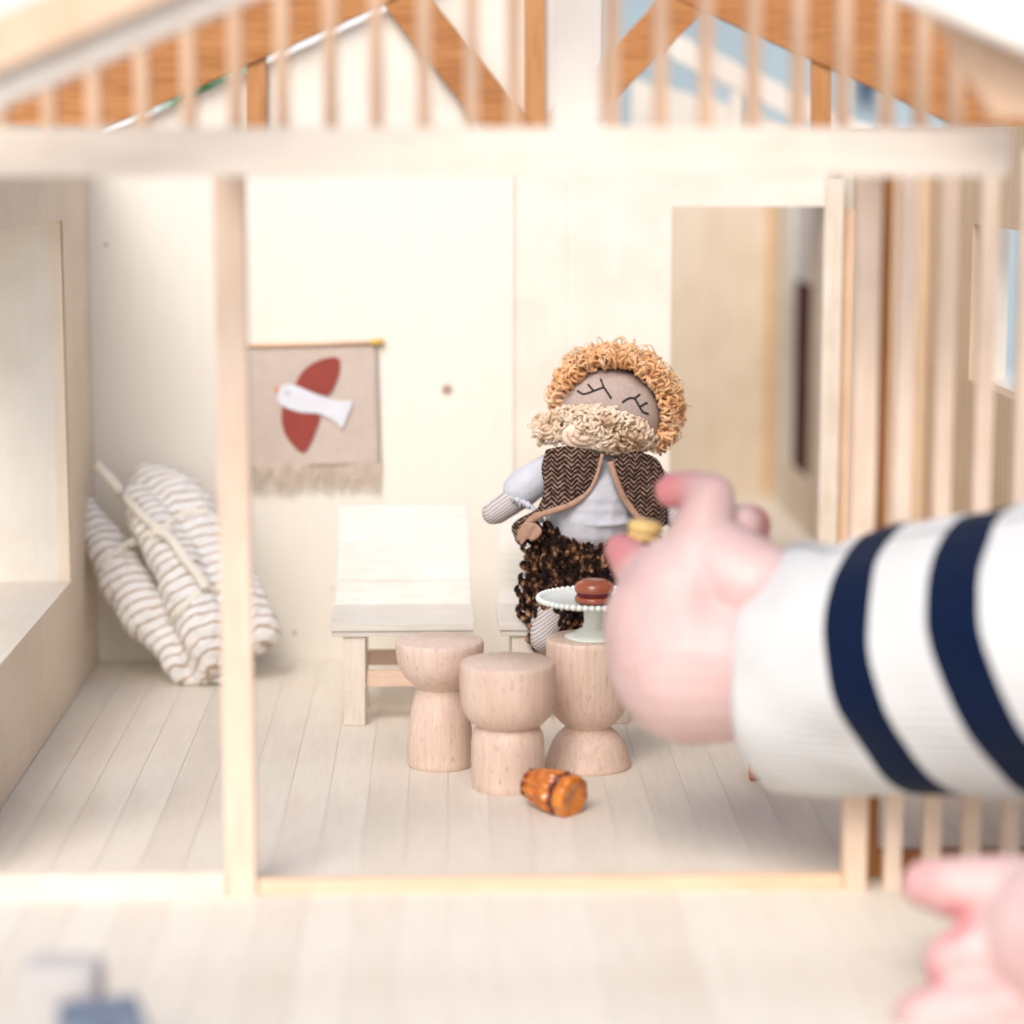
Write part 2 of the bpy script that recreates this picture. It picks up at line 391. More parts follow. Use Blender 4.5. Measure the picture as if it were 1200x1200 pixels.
# rear wing gable
YW = 175
prism('wing_rafter', L([(770, 28), (770, 60), (1120, 232), (1120, 200)], YW), 0.8, M['king'], H, 0.05)
prism('wing_post', L([(857, 80), (872, 88), (872, 180), (857, 180)], YW+0.1), 0.6, M['king'], H, 0.03)
prism('wing_panel', L([(740, 180), (740, 92), (880, 128), (1100, 250)], YW+1), 0.4, M['ply_wall'], H, 0.02)

# ---- things outside, beyond the house
bw2 = finish('wall', (lambda b: (box(b, 22, 400, 330, 340, -1.6, 95), b)[1])(bmesh.new()), plain('pale_blue_paint', (0.29, 0.36, 0.395), 0.8, 0.2, 0.2, 0.02), None, origin=(200, 335, -1.6))
tag(bw2, 'blurred pale blue wall far behind the right side of the dollhouse', 'wall')
dk = B('dark_window', plain('dark_blue_glass', (0.02, 0.05, 0.1), 0.2, 0.5), bw2, V(1003, 90, 329).x, V(1026, 90, 329).x, 328, 329.9, V(1003, 118, 329).z, V(1003, 84, 329).z, bev=0.1)
dk.name = 'window'
sky_backdrop = finish('wall', (lambda b: (box(b, -260, 21, 331, 340, -1.6, 110), b)[1])(bmesh.new()), plain('white_sky_backdrop', (0.72, 0.73, 0.74), 0.8, 0.2, 0.05, 0.02), None, origin=(-120, 335, -1.6))  # added white slab that keeps the rafter gap and top left corner bright
tag(sky_backdrop, 'added white backdrop slab standing in for bright sky behind the left side of the dollhouse', 'wall')
sh = empty('shrub', V(245, 170, 300)*1.0, 'blurred green shrub glimpsed under the left rafter of the gable', 'shrub'); sh.location.z = -1.6*S
bm = bmesh.new(); rg = random.Random(3)
for i in range(1500):
    c = V(245, 98, 300)+Vector((rg.gauss(0, 4), rg.gauss(0, 4), rg.gauss(-6, 9)))
    q = Matrix.Rotation(rg.random()*6.3, 3, Vector((rg.random()-.5, rg.random()-.5, rg.random()-.5)).normalized())
    vs = [bm.verts.new(c+q @ Vector(p)) for p in ((-0.5, 0, 0), (0, -1.1, 0.1), (0.5, 0, 0), (0, 1.1, 0.1))]; bm.faces.new(vs)
finish('crown', bm, plain('green_leaves', (0.07, 0.25, 0.08), 0.5), sh)
bm = bmesh.new(); tube(bm, [Vector((V(245, 98, 300).x, 300, z)) for z in (-1.6, 10, 25, 36)], [1.2, 1, .7, .3]); finish('trunk', bm, plain('shrub_bark', (0.2, 0.13, 0.08), 0.9), sh)

# ================================================================== chairs
YC = FL(415, 851).y; s_c = sc_at(Vector((0, YC, 5)))
cl = V(386, 740, YC).x; cr = V(556, 740, YC).x; zs = V(470, 737, YC).z
ch = empty('chair', ((cl+cr)/2, YC+3, 0), 'empty whitewashed wooden chair below the bird banner, left of the doll', 'chair', 'small whitewashed wooden chairs')
zt = V(470, 592, YC+7.5).z
B('seat', M['bass'], ch, cl, cr, YC-0.1, YC+5.2, zs-0.1, zs+0.32, bev=0.06)
B('seat_rail', M['bass'], ch, cl+0.1, cr-0.1, YC, YC+5, zs-0.42, zs-0.11, bev=0.06)
# tilted back of two boards
def tilt(name, z0, z1, mt, w0, w1, th=0.35):
    def yy(z): return YC+5.0+(z-zs)/(zt-zs)*2.6
    pts = [Vector((cl+w0, yy(z0), z0)), Vector((cr-w0, yy(z0), z0)), Vector((cr-w1, yy(z1), z1)), Vector((cl+w1, yy(z1), z1))]
    return prism(name, pts, th, mt, ch, 0.02)
zm = zs+(zt-zs)*0.28
tilt('backrest', zs+0.25, zm-0.003, M['bass'], 0.1, 0.15)
tilt('backrest', zm+0.003, zt, M['bass'], 0.15, 0.25)
for sx in (0, 1):
    for sy in (0, 1):
        x0 = cl+0.7 if not sx else cr-0.7-1.15; y0 = YC+0.15 if not sy else YC+4.2
        B('leg', M['bass_z'], ch, x0, x0+1.15, y0, y0+0.8, 0, zs-0.43, bev=0.07)
        if not sy: B('leg_block', M['bass_z'], ch, x0+0.04, x0+1.11, y0-0.07, y0-0.001, 0.02, (zs-0.43)*0.42, bev=0.03)
B('stretcher', M['rail_pink'], ch, cl+1.87, cr-1.87, YC+0.4, YC+0.95, 2.0, 2.85, bev=0.1)
B('stretcher', M['rail_pink'], ch, cl+1.87, cr-1.87, YC+4.3, YC+4.9, 2.3, 3.1, bev=0.1)
ch2 = copy_tree(ch); ch2.location.x += 198/s_c*S
ch2['label'] = 'whitewashed wooden chair that the bearded rag doll leans on, partly hidden behind it'

# ================================================================== turned stools and the table
def turned(name, cx, cyb, cyt, prof, label, cat, group=None):
    c = FL(cx, cyb); zt = V(cx, cyt, c.y).z; s = sc_at(Vector((c.x, c.y, 3)))
    e = finish(name, (lambda b: (lathe(b, [(r/s, f*zt) for r, f in prof], 64, (c.x, c.y, 0)), b)[1])(bmesh.new()), M['beech'], None, origin=(c.x, c.y, 0), smooth=True)
    mo = e.modifiers.new('edge', 'EDGE_SPLIT'); mo.split_angle = math.radians(50)
    tag(e, label, cat, group); return e, c, zt, s
G = 'turned beech stools and table'
turned('stool', 516, 896, 750, [(37, 0), (38.5, .012), (38.5, .05), (38.5, .15), (37, .3), (34, .45), (30.5, .55), (28, .605), (26.5, .618), (27, .63), (33, .66), (41, .71), (47, .78), (50.5, .86), (51.5, .93), (51.5, .975), (50.5, .995), (49.5, 1)],
       'turned beech stool with bowl seat, left of the other two turned pieces', 'stool', 'turned beech stools')
turned('stool', 595, 922, 775, [(41.5, 0), (42.5, .012), (42.5, .06), (43, .2), (43, .36), (41.5, .43), (38, .475), (35.5, .49), (35.5, .5), (42, .52), (50, .58), (54.5, .66), (56, .75), (56.5, .85), (56, .96), (55.4, .99), (54, 1)],
       'turned beech stool standing frontmost, its drum seat before the other pieces', 'stool', 'turned beech stools')
tb, tc_, tz, ts = turned('table', 689, 897, 747, [(50, 0), (51, .01), (50.5, .03), (48, .09), (43, .18), (36, .25), (29, .29), (26.5, .305), (27, .32), (33, .35), (41, .41), (46, .5), (48, .62), (49, .8), (50, .96), (49.5, .99), (48.5, 1)],
       'turned beech table with flared foot carrying the white cake stand', 'table')

# ================================================================== cake stand and macarons
cs = sc_at(Vector((tc_.x, tc_.y, tz))); c = Vector((V(697, 745, tc_.y).x, tc_.y, tz+0.01))
st = empty('cake_stand', c, 'white beaded cake stand holding a brown macaron on the round table', 'cake stand')
enamel = plain('white_ceramic', (0.76, 0.82, 0.77), 0.22, 0.5, 0.03)
zp = V(697, 702, c.y).z-c.z
bm = bmesh.new(); lathe(bm, [(1.45, 0), (1.5, .05), (1.45, .12), (1.0, .3), (.6, .5), (.52, .8), (.56, zp-.5), (.9, zp-.28), (1.2, zp-.2)], 48, c)
finish('pedestal', bm, enamel, st, smooth=True)
R = 66/cs
bm = bmesh.new(); lathe(bm, [(0.5, zp-.25), (R*.8, zp-.2), (R*.97, zp-.02), (R, zp+.08), (R*.96, zp+.1), (R*.86, zp-.02), (R*.75, zp-.08), (0.3, zp-.09)], 64, c)
finish('plate', bm, enamel, st, smooth=True)
bm = bmesh.new()
for i in range(56):
    a = 2*math.pi*i/56; ball(bm, c+Vector((R*1.0*math.cos(a), R*1.0*math.sin(a), zp+.05)), 0.15, 8)
finish('beaded_rim', bm, enamel, st, smooth=True)
def macaron(c, r, h, cols, label, rot=None):
    e = empty('macaron', c, label, 'macaron')
    def shell(nm, z0, z1, dome, material, rr=r):
        bm = bmesh.new()
        prof = [(rr*.9, z0), (rr, z0+(z1-z0)*.15), (rr, z0+(z1-z0)*.4), (rr*.9, z0+(z1-z0)*.75), (rr*.6, z1-.01), (rr*.2, z1)] if dome > 0 else [(rr*.7, z0), (rr*.95, z0+(z1-z0)*.3), (rr, z0+(z1-z0)*.7), (rr*.93, z1)]
        lathe(bm, prof, 32)
        for v in bm.verts:
            q = v.co.copy()
            if rot: q = rot @ q
            v.co = q+Vector(c)
        finish(nm, bm, material, e, smooth=True)
    shell('bottom_shell', 0, h*.3, -1, cols[0]); shell('filling', h*.31, h*.45, -1, cols[1], r*.9); shell('top_shell', h*.46, h, 1, cols[0])
    return e
mc = V(696, 712, c.y-0.6); mc.z = c.z+zp-.085
macaron(mc, 23/cs, 28/cs, (plain('glazed_chestnut_shell', (0.33, 0.085, 0.04), 0.18, 0.6), plain('plum_filling', (0.16, 0.02, 0.03), 0.4)), 'glossy reddish brown macaron on the white cake stand')

# ================================================================== pastries
amber = bpy.data.materials.new('amber_glazed_pastry'); amber.use_nodes = True
nt = amber.node_tree; b = nt.nodes['Principled BSDF']; v = coords(nt, rnd=False)
n = noi(nt, v, 1.6, 4); c1 = ramp(nt, n, [(0.3, (0.30, 0.06, 0.006)), (0.52, (0.60, 0.17, 0.012)), (0.8, (0.78, 0.34, 0.05))])
nt.links.new(c1, b.inputs['Base Color']); b.inputs['Roughness'].default_value = 0.22; b.inputs['Coat Weight'].default_value = 0.6
M['amber'] = amber
M['amber_dark'] = plain('burnt_sugar', (0.14, 0.03, 0.02), 0.25, 0.5, 0.4)
def pastry(cx, cyb, label, ang=math.radians(-42), k=1.0):
    f = FL(cx, cyb); s = sc_at(f); R = 27/s*k
    f.z = 0
    e = empty('pastry', f, label, 'pastry', 'fluted amber toy pastries lying on the floor')
    ax = Vector((math.cos(ang), math.sin(ang), 0)); rot = Vector((0, 0, 1)).rotation_difference(ax).to_matrix()
    Lh = 34/s*k
    def part(nm, prof, mt, fl=0, amp=0):
        bm = bmesh.new(); lathe(bm, prof, 72, flute=fl, amp=amp)
        tl = Matrix.Rotation(0.09, 3, Vector((-ax.y, ax.x, 0)))
        for v in bm.verts: v.co = (tl @ (rot @ v.co))+f+Vector((0, 0, R*0.9))
        finish(nm, bm, mt, e, smooth=True)
    part('body', [(R*.46, -Lh), (R*.62, -Lh*.96), (R*.70, -Lh*.7), (R*.84, -Lh*.1), (R*.90, Lh*.36)], M['amber'], 9, .10)
    part('band', [(R*.88, Lh*.362), (R*.95, Lh*.40), (R*.95, Lh*.50), (R*.90, Lh*.56)], M['amber_dark'], 9, .07)
    part('cap', [(R*.90, Lh*.562), (R*.95, Lh*.62), (R*.96, Lh*.92), (R*.90, Lh), (R*.6, Lh*1.01), (R*.5, Lh*.96)], M['amber'], 9, .03)
    part('base_rim', [(R*.6, -Lh*1.03), (R*.66, -Lh*1.0), (R*.62, -Lh*.965)], M['amber_dark'], 10, .03)
    bm = bmesh.new(); ball(bm, f+Vector((0, 0, R*.75))-ax*Lh*1.05, 0.22, 10); finish('berry', bm, plain('red_glaze', (0.7, 0.02, 0.03), 0.3), e, smooth=True)
    return e
pastry(647, 950, 'fluted amber glazed pastry lying on its side in front of the frontmost stool')
pastry(905, 913, 'amber glazed pastry mostly hidden under the striped knit sleeve', math.radians(168), 0.8)

# ================================================================== wall banner
YN = YB-0.12
def bird_mat(name, col, sc_=9):
    m, nt, b = mat(name, 0.95, 0.05); v = coords(nt, (1, 1, 1), rnd=False)
    w1 = N(nt, 'ShaderNodeTexWave', wave_type='BANDS', bands_direction='X'); w1.inputs['Scale'].default_value = sc_; w1.inputs['Distortion'].default_value = 1.5
    w2 = N(nt, 'ShaderNodeTexWave', wave_type='BANDS', bands_direction='Z'); w2.inputs['Scale'].default_value = sc_; w2.inputs['Distortion'].default_value = 1.5
    nt.links.new(v, w1.inputs[0]); nt.links.new(v, w2.inputs[0])
    h = math2(nt, 'ADD', w1.outputs[1], w2.outputs[1]); h2 = math2(nt, 'MULTIPLY', h, 0.5)
    c = ramp(nt, h2, [(0, tuple(x*.84 for x in col)), (1, tuple(min(1, x*1.08) for x in col))])
    c = mix(nt, 0.5, c, ramp(nt, noi(nt, v, 1.2, 4), [(.3, tuple(x*.9 for x in col)), (.7, tuple(min(1, x*1.06) for x in col))]))
    nt.links.new(c, b.inputs['Base Color']); bump(nt, b, h, 0.4, 0.02); return m
def xz(pxs, Y): return [V(a, b, Y) for a, b in pxs]
bn = empty('banner', V(365, 580, YN), 'linen wall banner with a white bird on rust red wings', 'banner')
linen = bird_mat('natural_linen', (0.60, 0.505, 0.44))
bm = bmesh.new(); nx, nz = 24, 28
grid = []
for j in range(nz+1):
    row = []
    for i in range(nx+1):
        u, t = i/nx, j/nz
        px = (272+(442-272)*u)*(1-t)+(274+(446-274)*u)*t; py = 406-4*u+(545-402)*t
        p = V(px, py, YN-0.05-0.12*t-0.07*math.sin(u*9+t*2)*t); row.append(bm.verts.new(p))
    grid.append(row)
for j in range(nz):
    for i in range(nx): bm.faces.new((grid[j][i], grid[j][i+1], grid[j+1][i+1], grid[j+1][i]))
o = finish('cloth', bm, linen, bn, smooth=True); so = o.modifiers.new('t', 'SOLIDIFY'); so.thickness = 0.06*S; so.offset = 0
clt = bvh(o)
bm = bmesh.new(); rg = random.Random(5)
for i in range(120):
    px = 274+172*i/119; p0 = V(px, 543, YN-0.2); p1 = V(px+rg.uniform(-2, 2.5), 545+rg.uniform(26, 36), YN-0.15-rg.random()*.1)
    tube(bm, [p0, p0.lerp(p1, .5)+Vector((rg.uniform(-.05, .05), 0, 0)), p1], [0.035, 0.035, 0.02], 4)
finish('fringe', bm, plain('linen_threads', (0.66, 0.56, 0.47), 0.95, 0.05), bn)
bm = bmesh.new(); tube(bm, [V(262, 405.5, YN-0.15), V(436, 401.5, YN-0.15)], 0.13, 12); finish('dowel', bm, M['pine_x'], bn, smooth=True)
bm = bmesh.new(); tube(bm, [V(435, 401, YN-0.17), V(438, 401, YN-0.17), V(450, 400.5, YN-0.17)], [0.22, 0.2, 0.15], 12); finish('dowel_tip', bm, plain('brass', (0.65, 0.42, 0.1), 0.3, 0.5), bn, smooth=True)
def applique(name, pts, col, off):
    pts = spline([Vector((a, b, 0)) for a, b in pts]+[Vector((*pts[0], 0))], 5)[:-1] if len(pts) > 4 else [Vector((*p, 0)) for p in pts]
    P = []
    bm = bmesh.new(); vs = [bm.verts.new(hit(clt, p.x, p.y, off, YN-0.1)) for p in pts]; f = bm.faces.new(vs)
    r = bmesh.ops.extrude_face_region(bm, geom=[f])
    for v in [g for g in r['geom'] if isinstance(g, bmesh.types.BMVert)]: v.co += Vector((0, -0.05, 0))
    return finish(name, bm, col, bn)
rust = bird_mat('rust_red_felt', (0.33, 0.075, 0.06), 12)
applique('wing', [(345, 452), (354, 436), (368, 425), (386, 419), (397, 421), (398, 434), (393, 450), (384, 463), (365, 458)], rust, 0.08)
applique('wing', [(331, 476), (330, 492), (334, 508), (343, 521), (354, 530), (361, 525), (370, 505), (374, 486), (350, 480)], rust, 0.08)
applique('bird_body', [(325, 463), (329, 453), (338, 450), (350, 453), (368, 461), (382, 466), (398, 470), (413, 471), (407, 487), (401, 501), (392, 493), (375, 485), (352, 483), (334, 477), (326, 471)], bird_mat('white_felt', (0.74, 0.76, 0.82), 12), 0.14)
applique('beak', [(320, 456), (327, 453), (326, 460)], plain('orange_felt', (0.8, 0.3, 0.1), 0.9), 0.12)
bm = bmesh.new(); tube(bm, [hit(clt, a, b, .2, YN) for a, b in ((334, 460), (337, 461.5), (340, 459.5))], 0.035, 6); finish('eye', bm, plain('grey_thread', (0.3, 0.3, 0.34), 0.9), bn)

# ================================================================== striped bedding roll
def K(px, py, Y, r): p = V(px, py, Y); return (p, r/sc_at(p))
bd_o = Vector((V(235, 790, 133).x, 133, 0))
bd = empty('bedding_roll', bd_o, 'tan striped bedding roll tied with cream ribbon, leaning in the left corner', 'bedding roll')
bm = bmesh.new()
chain(bm, [K(103, 592, 136.3, 10), K(120, 632, 135.4, 24), K(146, 680, 134.6, 31), K(176, 722, 133.8, 33), K(204, 764, 132.8, 20)])
chain(bm, [K(160, 580, 135.6, 18), K(180, 612, 134.4, 27), K(210, 668, 133.0, 31), K(238, 735, 132.0, 33), K(246, 768, 131.9, 24)])
chain(bm, [K(176, 568, 137, 27), K(208, 590, 136, 36), K(236, 640, 135, 39), K(268, 695, 134, 40), K(296, 736, 133.2, 31), K(316, 745, 133, 11)])
chain(bm, [K(200, 752, 132.6, 15), K(206, 776, 132.2, 17), K(212, 796, 132, 7)]); chain(bm, [K(228, 764, 132.2, 20), K(240, 794, 132, 9)])
chain(bm, [K(270, 772, 132.8, 22), K(262, 792, 132.4, 9)]); chain(bm, [K(212, 796, 132, 7), K(262, 794, 132.2, 8)])
bm.normal_update()
m, nt, b = mat('ticking_stripe_cotton', 0.95, 0.05)
axis = (V(240, 745, 132.6)-V(160, 578, 136.3)).normalized(); AX = (axis+Vector((0, -0.35, 0))).normalized()
tcn = N(nt, 'ShaderNodeTexCoord'); dt = N(nt, 'ShaderNodeVectorMath', operation='DOT_PRODUCT'); dt.inputs[1].default_value = AX
nt.links.new(tcn.outputs['Object'], dt.inputs[0]); val = math2(nt, 'MULTIPLY', dt.outputs['Value'], 1/(0.56*S))
val = math2(nt, 'ADD', val, math2(nt, 'MULTIPLY', noi(nt, coords(nt, rnd=False), 0.5, 3), 1.1))
fr = math2(nt, 'PINGPONG', val, 0.5)
c = ramp(nt, fr, [(0.0, (0.44, 0.33, 0.25)), (0.08, (0.52, 0.41, 0.31)), (0.15, (0.84, 0.83, 0.81)), (0.5, (0.84, 0.83, 0.81))])
nt.links.new(c, b.inputs['Base Color']); bump(nt, b, noi(nt, coords(nt, rnd=False), 5, 3), 0.5, 0.06)
ro = fuse(finish('mattress', bm, m, bd), 0.11, 2)
dm = ro.modifiers.new('d', 'DISPLACE'); tx = bpy.data.textures.new('crease', 'CLOUDS'); tx.noise_scale = 1.3*S; dm.texture = tx; dm.strength = 0.5*S; dm.texture_coords = 'LOCAL'
tr = bvh(ro)
rib = plain('cream_ribbon', (0.84, 0.80, 0.70), 0.7, 0.2, 0.03)
def strip(bm, pts, w, off, tree, fb, th=0.05):
    pts = spline([Vector((a, b, 0)) for a, b in pts], 5); L_ = []
    for i, p in enumerate(pts):
        t = (pts[min(i+1, len(pts)-1)]-pts[max(i-1, 0)]).normalized(); n = Vector((-t.y, t.x, 0))
        c0 = hit(tree, p.x, p.y, off, fb); 
        a_ = V(p.x+n.x*w/2, p.y+n.y*w/2, c0.y); b_ = V(p.x-n.x*w/2, p.y-n.y*w/2, c0.y)
        L_.append((bm.verts.new(a_), bm.verts.new(b_), bm.verts.new(b_+Vector((0, th, 0))), bm.verts.new(a_+Vector((0, th, 0)))))
    for A, Bq in zip(L_, L_[1:]):
        for k in range(4): bm.faces.new((A[k], A[(k+1) % 4], Bq[(k+1) % 4], Bq[k]))
    bm.faces.new(L_[0]); bm.faces.new(L_[-1])
bm = bmesh.new(); strip(bm, [(185, 620), (176, 612), (160, 598), (143, 578), (128, 560), (112, 543)], 11, 0.35, tr, 134.3)
strip(bm, [(186, 622), (200, 632), (216, 655), (230, 672), (241, 690)], 12, 0.5, tr, 133)
strip(bm, [(180, 626), (190, 618), (200, 622), (190, 628)], 10, 0.5, tr, 133)
finish('ribbon', bm, rib, bd, smooth=True)
bm = bmesh.new(); strip(bm, [(118, 668), (135, 650), (150, 638), (168, 630), (188, 622), (206, 608), (228, 600), (250, 606), (262, 612)], 10, 0.06, tr, 134.5)
strip(bm, [(196, 732), (212, 715), (228, 700), (245, 692), (262, 690), (290, 700)], 10, 0.06, tr, 134.5)
finish('tie_band', bm, rib, bd, smooth=True)

# ================================================================== rag doll
YD = 124.0
def D(px, py, d, r): p = V(px, py, YD-d); return (p, r/sc_at(p))
dl = empty('doll', (V(690, 760, YD).x, YD, zs-1.0), 'bearded rag doll with curly orange hair, herringbone waistcoat and knitted trousers', 'doll')
def knit(name, a, bcol, n=14, rot=0.6):
    m, nt, b = mat(name, 0.95, 0.05); v = coords(nt, rot=(0, rot, 0), rnd=False)
    w1 = N(nt, 'ShaderNodeTexWave', wave_type='BANDS', bands_direction='Z'); w1.inputs['Scale'].default_value = n/6.28*2; w1.inputs['Distortion'].default_value = 2.0; w1.inputs['Detail Scale'].default_value = 3
    nt.links.new(v, w1.inputs[0]); nt.links.new(ramp(nt, w1.outputs[1], [(0.2, a), (0.7, bcol)]), b.inputs['Base Color'])
    bump(nt, b, w1.outputs[1], 0.5, 0.05); return m
grey = knit('grey_ribbed_knit', (0.30, 0.255, 0.24), (0.50, 0.45, 0.43), 10)
face = plain('taupe_jersey', (0.43, 0.335, 0.295), 0.95, 0.05, 0.06, 2, 0.3, 14, 0.02)
# body: one continuous stuffed figure
bm = bmesh.new()
Rm = Matrix.Rotation(math.radians(-14), 3, 'Y').inverted()
hc, _ = D(716, 486, 0.3, 1); hs = sc_at(hc)
ball(bm, hc, 1, 40, (61/hs, 2.0, 56/hs), Rm)
chain(bm, [D(705, 520, 0, 22), D(695, 570, 0, 50), D(690, 600, 0, 48), D(690, 640, 0.1, 46)])
chain(bm, [D(650, 548, 0, 16), D(612, 580, 0.4, 16), D(583, 599, 0.8, 15), D(578, 601, 0.9, 14)])
chain(bm, [D(755, 548, 0, 16), D(785, 580, 0.2, 15), D(790, 606, 0.6, 13)])
chain(bm, [D(660, 650, 0.2, 40), D(648, 715, 1.8, 26), D(638, 738, 2.6, 17), D(636, 750, 3.0, 15)])
chain(bm, [D(720, 650, 0.2, 40), D(718, 715, 1.8, 26), D(712, 745, 2.6, 17)])
m, nt, b = mat('stuffed_body_cloth', 0.95, 0.05)
# face jersey above the neck, ribbed knit for hands and feet
tcn = N(nt, 'ShaderNodeTexCoord'); sp = N(nt, 'ShaderNodeSeparateXYZ'); nt.links.new(tcn.outputs['Object'], sp.inputs[0])
zn = (V(700, 535, YD).z-(zs-1.0))*S
st_ = math2(nt, 'GREATER_THAN', sp.outputs[2], zn)
v = coords(nt, rot=(0, 0.6, 0), rnd=False)
w1 = N(nt, 'ShaderNodeTexWave', wave_type='BANDS', bands_direction='Z'); w1.inputs['Scale'].default_value = 2.0; w1.inputs['Distortion'].default_value = 2
nt.links.new(v, w1.inputs[0])
kc = ramp(nt, w1.outputs[1], [(0.2, (0.33, 0.29, 0.28)), (0.7, (0.58, 0.54, 0.53))])
fc = ramp(nt, noi(nt, v, 6, 4), [(0.3, (0.38, 0.30, 0.265)), (0.7, (0.46, 0.37, 0.33))])
nt.links.new(mix(nt, st_, kc, fc), b.inputs['Base Color']); bump(nt, b, noi(nt, v, 12, 2), 0.3, 0.03)
body = fuse(finish('body', bm, m, dl), 0.1, 4)
tb_ = bvh(body)
# eyelashes
thr = plain('black_embroidery_thread', (0.025, 0.022, 0.022), 0.8)
for segs in ([[(676.7, 458), (684, 461.8), (695, 458.6), (706.7, 454.5), (711, 459), (716.3, 467)], [(689, 450.5), (695.5, 458)], [(703.8, 444), (707.8, 454.8)]],
             [[(729, 471.7), (736.5, 467), (743.5, 467.4), (749, 476.5), (753.5, 482.8), (759.7, 485)], [(749.7, 462.3), (743.3, 467.5)], [(758.3, 471.8), (749, 477)]]):
    bm = bmesh.new()
    for sg in segs: tube(bm, [hit(tb_, p.x, p.y, 0.01, YD) for p in (spline([Vector((*q, 0)) for q in sg], 4) if len(sg) > 2 else [Vector((*q, 0)) for q in sg])], 0.058, 6)
    finish('eyelash', bm, thr, dl, smooth=True)
# tufted yarn
def tufts(name, pts, material, l, r, seed, curl=0.9, seg=6):
    """pts: (point, outward direction); short bent yarn loops"""
    rg = random.Random(seed); bm = bmesh.new()
    for p, n in pts:
        d = (n+Vector((rg.gauss(0, .45), rg.gauss(0, .45), rg.gauss(0, .45)))).normalized()
        s_ = Vector((rg.gauss(0, 1), rg.gauss(0, 1), rg.gauss(0, 1))).cross(d).normalized()
        ll = l*rg.uniform(.7, 1.25); rr = r*rg.uniform(.75, 1.2); pp = []
        for k in range(8):
            a_ = -0.5+k/7*5.0; pp.append(p+d*ll*.5*(1-math.cos(a_))+s_*ll*.38*curl*math.sin(a_))
        tube(bm, pp, [rr*.8, rr, rr*1.1, rr*1.1, rr*1.1, rr, rr*.9, rr*.6], seg)
    return finish(name, bm, material, dl, smooth=True)
def yarn(name, cols, sc_=0.9, bst=0.6):
    m, nt, b = mat(name, 0.95, 0.05); v = coords(nt, rnd=False); n = noi(nt, v, sc_, 3)
    k = len(cols); nt.links.new(ramp(nt, n, [(0.32+0.36*i/(k-1), c_) for i, c_ in enumerate(cols)]), b.inputs['Base Color'])
    bump(nt, b, noi(nt, v, 9, 2), bst, 0.05); return m
rg = random.Random(11); P = []
cap_c = V(722, 476, YD-0.1); a0 = hs
for i in range(14000):
    th = math.radians(rg.uniform(-36, 200)); ph = rg.uniform(-1.15, 1.25)       # around the face, and front to back
    dirv = Vector((math.cos(th)*math.cos(ph), math.sin(ph), math.sin(th)*math.cos(ph)))
    q = Rm @ Vector((dirv.x*70/a0, dirv.y*2.35, dirv.z*63/a0)); p = cap_c+q
    s_ = sc_at(p); rel = p-CAM; px = 600+FPX*rel.dot(RT)/rel.dot(FW); py = 600-FPX*rel.dot(UP)/rel.dot(FW)
    # keep clear of the face opening (tilted ellipse)
    ex, ey = px-717, py-488; ca, sa = math.cos(math.radians(20)), math.sin(math.radians(20))
    fx_, fy_ = (ex*ca+ey*sa)/63, (-ex*sa+ey*ca)/62
    if fx_*fx_+fy_*fy_ < 1 and p.y < YD+0.3: continue
    if py > 515 and px < 700: continue
    if py > 520: continue
    P.append((p-q*0.10, (q.normalized()*1.0+Vector((0, -0.15, 0.05))).normalized()))
    if len(P) > 1700: break
tufts('hair', P, yarn('orange_boucle_yarn', [(0.56, 0.29, 0.13), (0.74, 0.43, 0.22), (0.84, 0.58, 0.37)]), 0.72, 0.082, 21, 0.75)
tufts('loose_yarn', P[::5], yarn('pale_orange_fuzz', [(0.66, 0.40, 0.2), (0.84, 0.64, 0.42)]), 1.0, 0.03, 33, 0.9, 4)
bm_pts = []
bn_c = V(697, 505, YD-2.0)
for i in range(1000):
    u = rg.uniform(-1, 1); w_ = rg.uniform(-1, 1)
    if u*u+w_*w_ > 1: continue
    px = 698+u*66+w_*-4; py = 508+u*9+w_*21-6*(1-u*u)
    c0 = hit(tb_, px, py, 0.0, YD-0.6); c0.y = min(c0.y, YD-0.2)
    d_ = 0.75*math.sqrt(max(0, 1-u*u-w_*w_)); c0 = V(px, py, c0.y-d_*rg.uniform(.2, 1))
    bm_pts.append((c0, Vector((u*.9, -0.6, -w_*.8)).normalized()))
for i in range(60): 
    px = rg.uniform(628, 655); py = rg.uniform(488, 520); bm_pts.append((V(px, py, YD-rg.uniform(.2, .8)), Vector((-.7, -.4, .1))))
tufts('beard', bm_pts, yarn('cream_boucle_yarn', [(0.52, 0.36, 0.23), (0.68, 0.53, 0.39), (0.78, 0.66, 0.53)]), 0.36, 0.085, 22, 1.3)
bm = bmesh.new()   # moustache knot: coiled yarn
for kk, (rx, ry_) in enumerate(((22, 13), (15, 9), (8, 5))):
    tube(bm, [V(684+rx*math.cos(a/20*6.283), 511+ry_*math.sin(a/20*6.283)-kk, YD-2.35-kk*.18+rg.uniform(-.05, .05)) for a in range(21)], 0.17, 7, cap=False)
finish('moustache', bm, yarn('pale_cream_yarn', [(0.66, 0.50, 0.38), (0.78, 0.66, 0.55)]), dl, smooth=True)
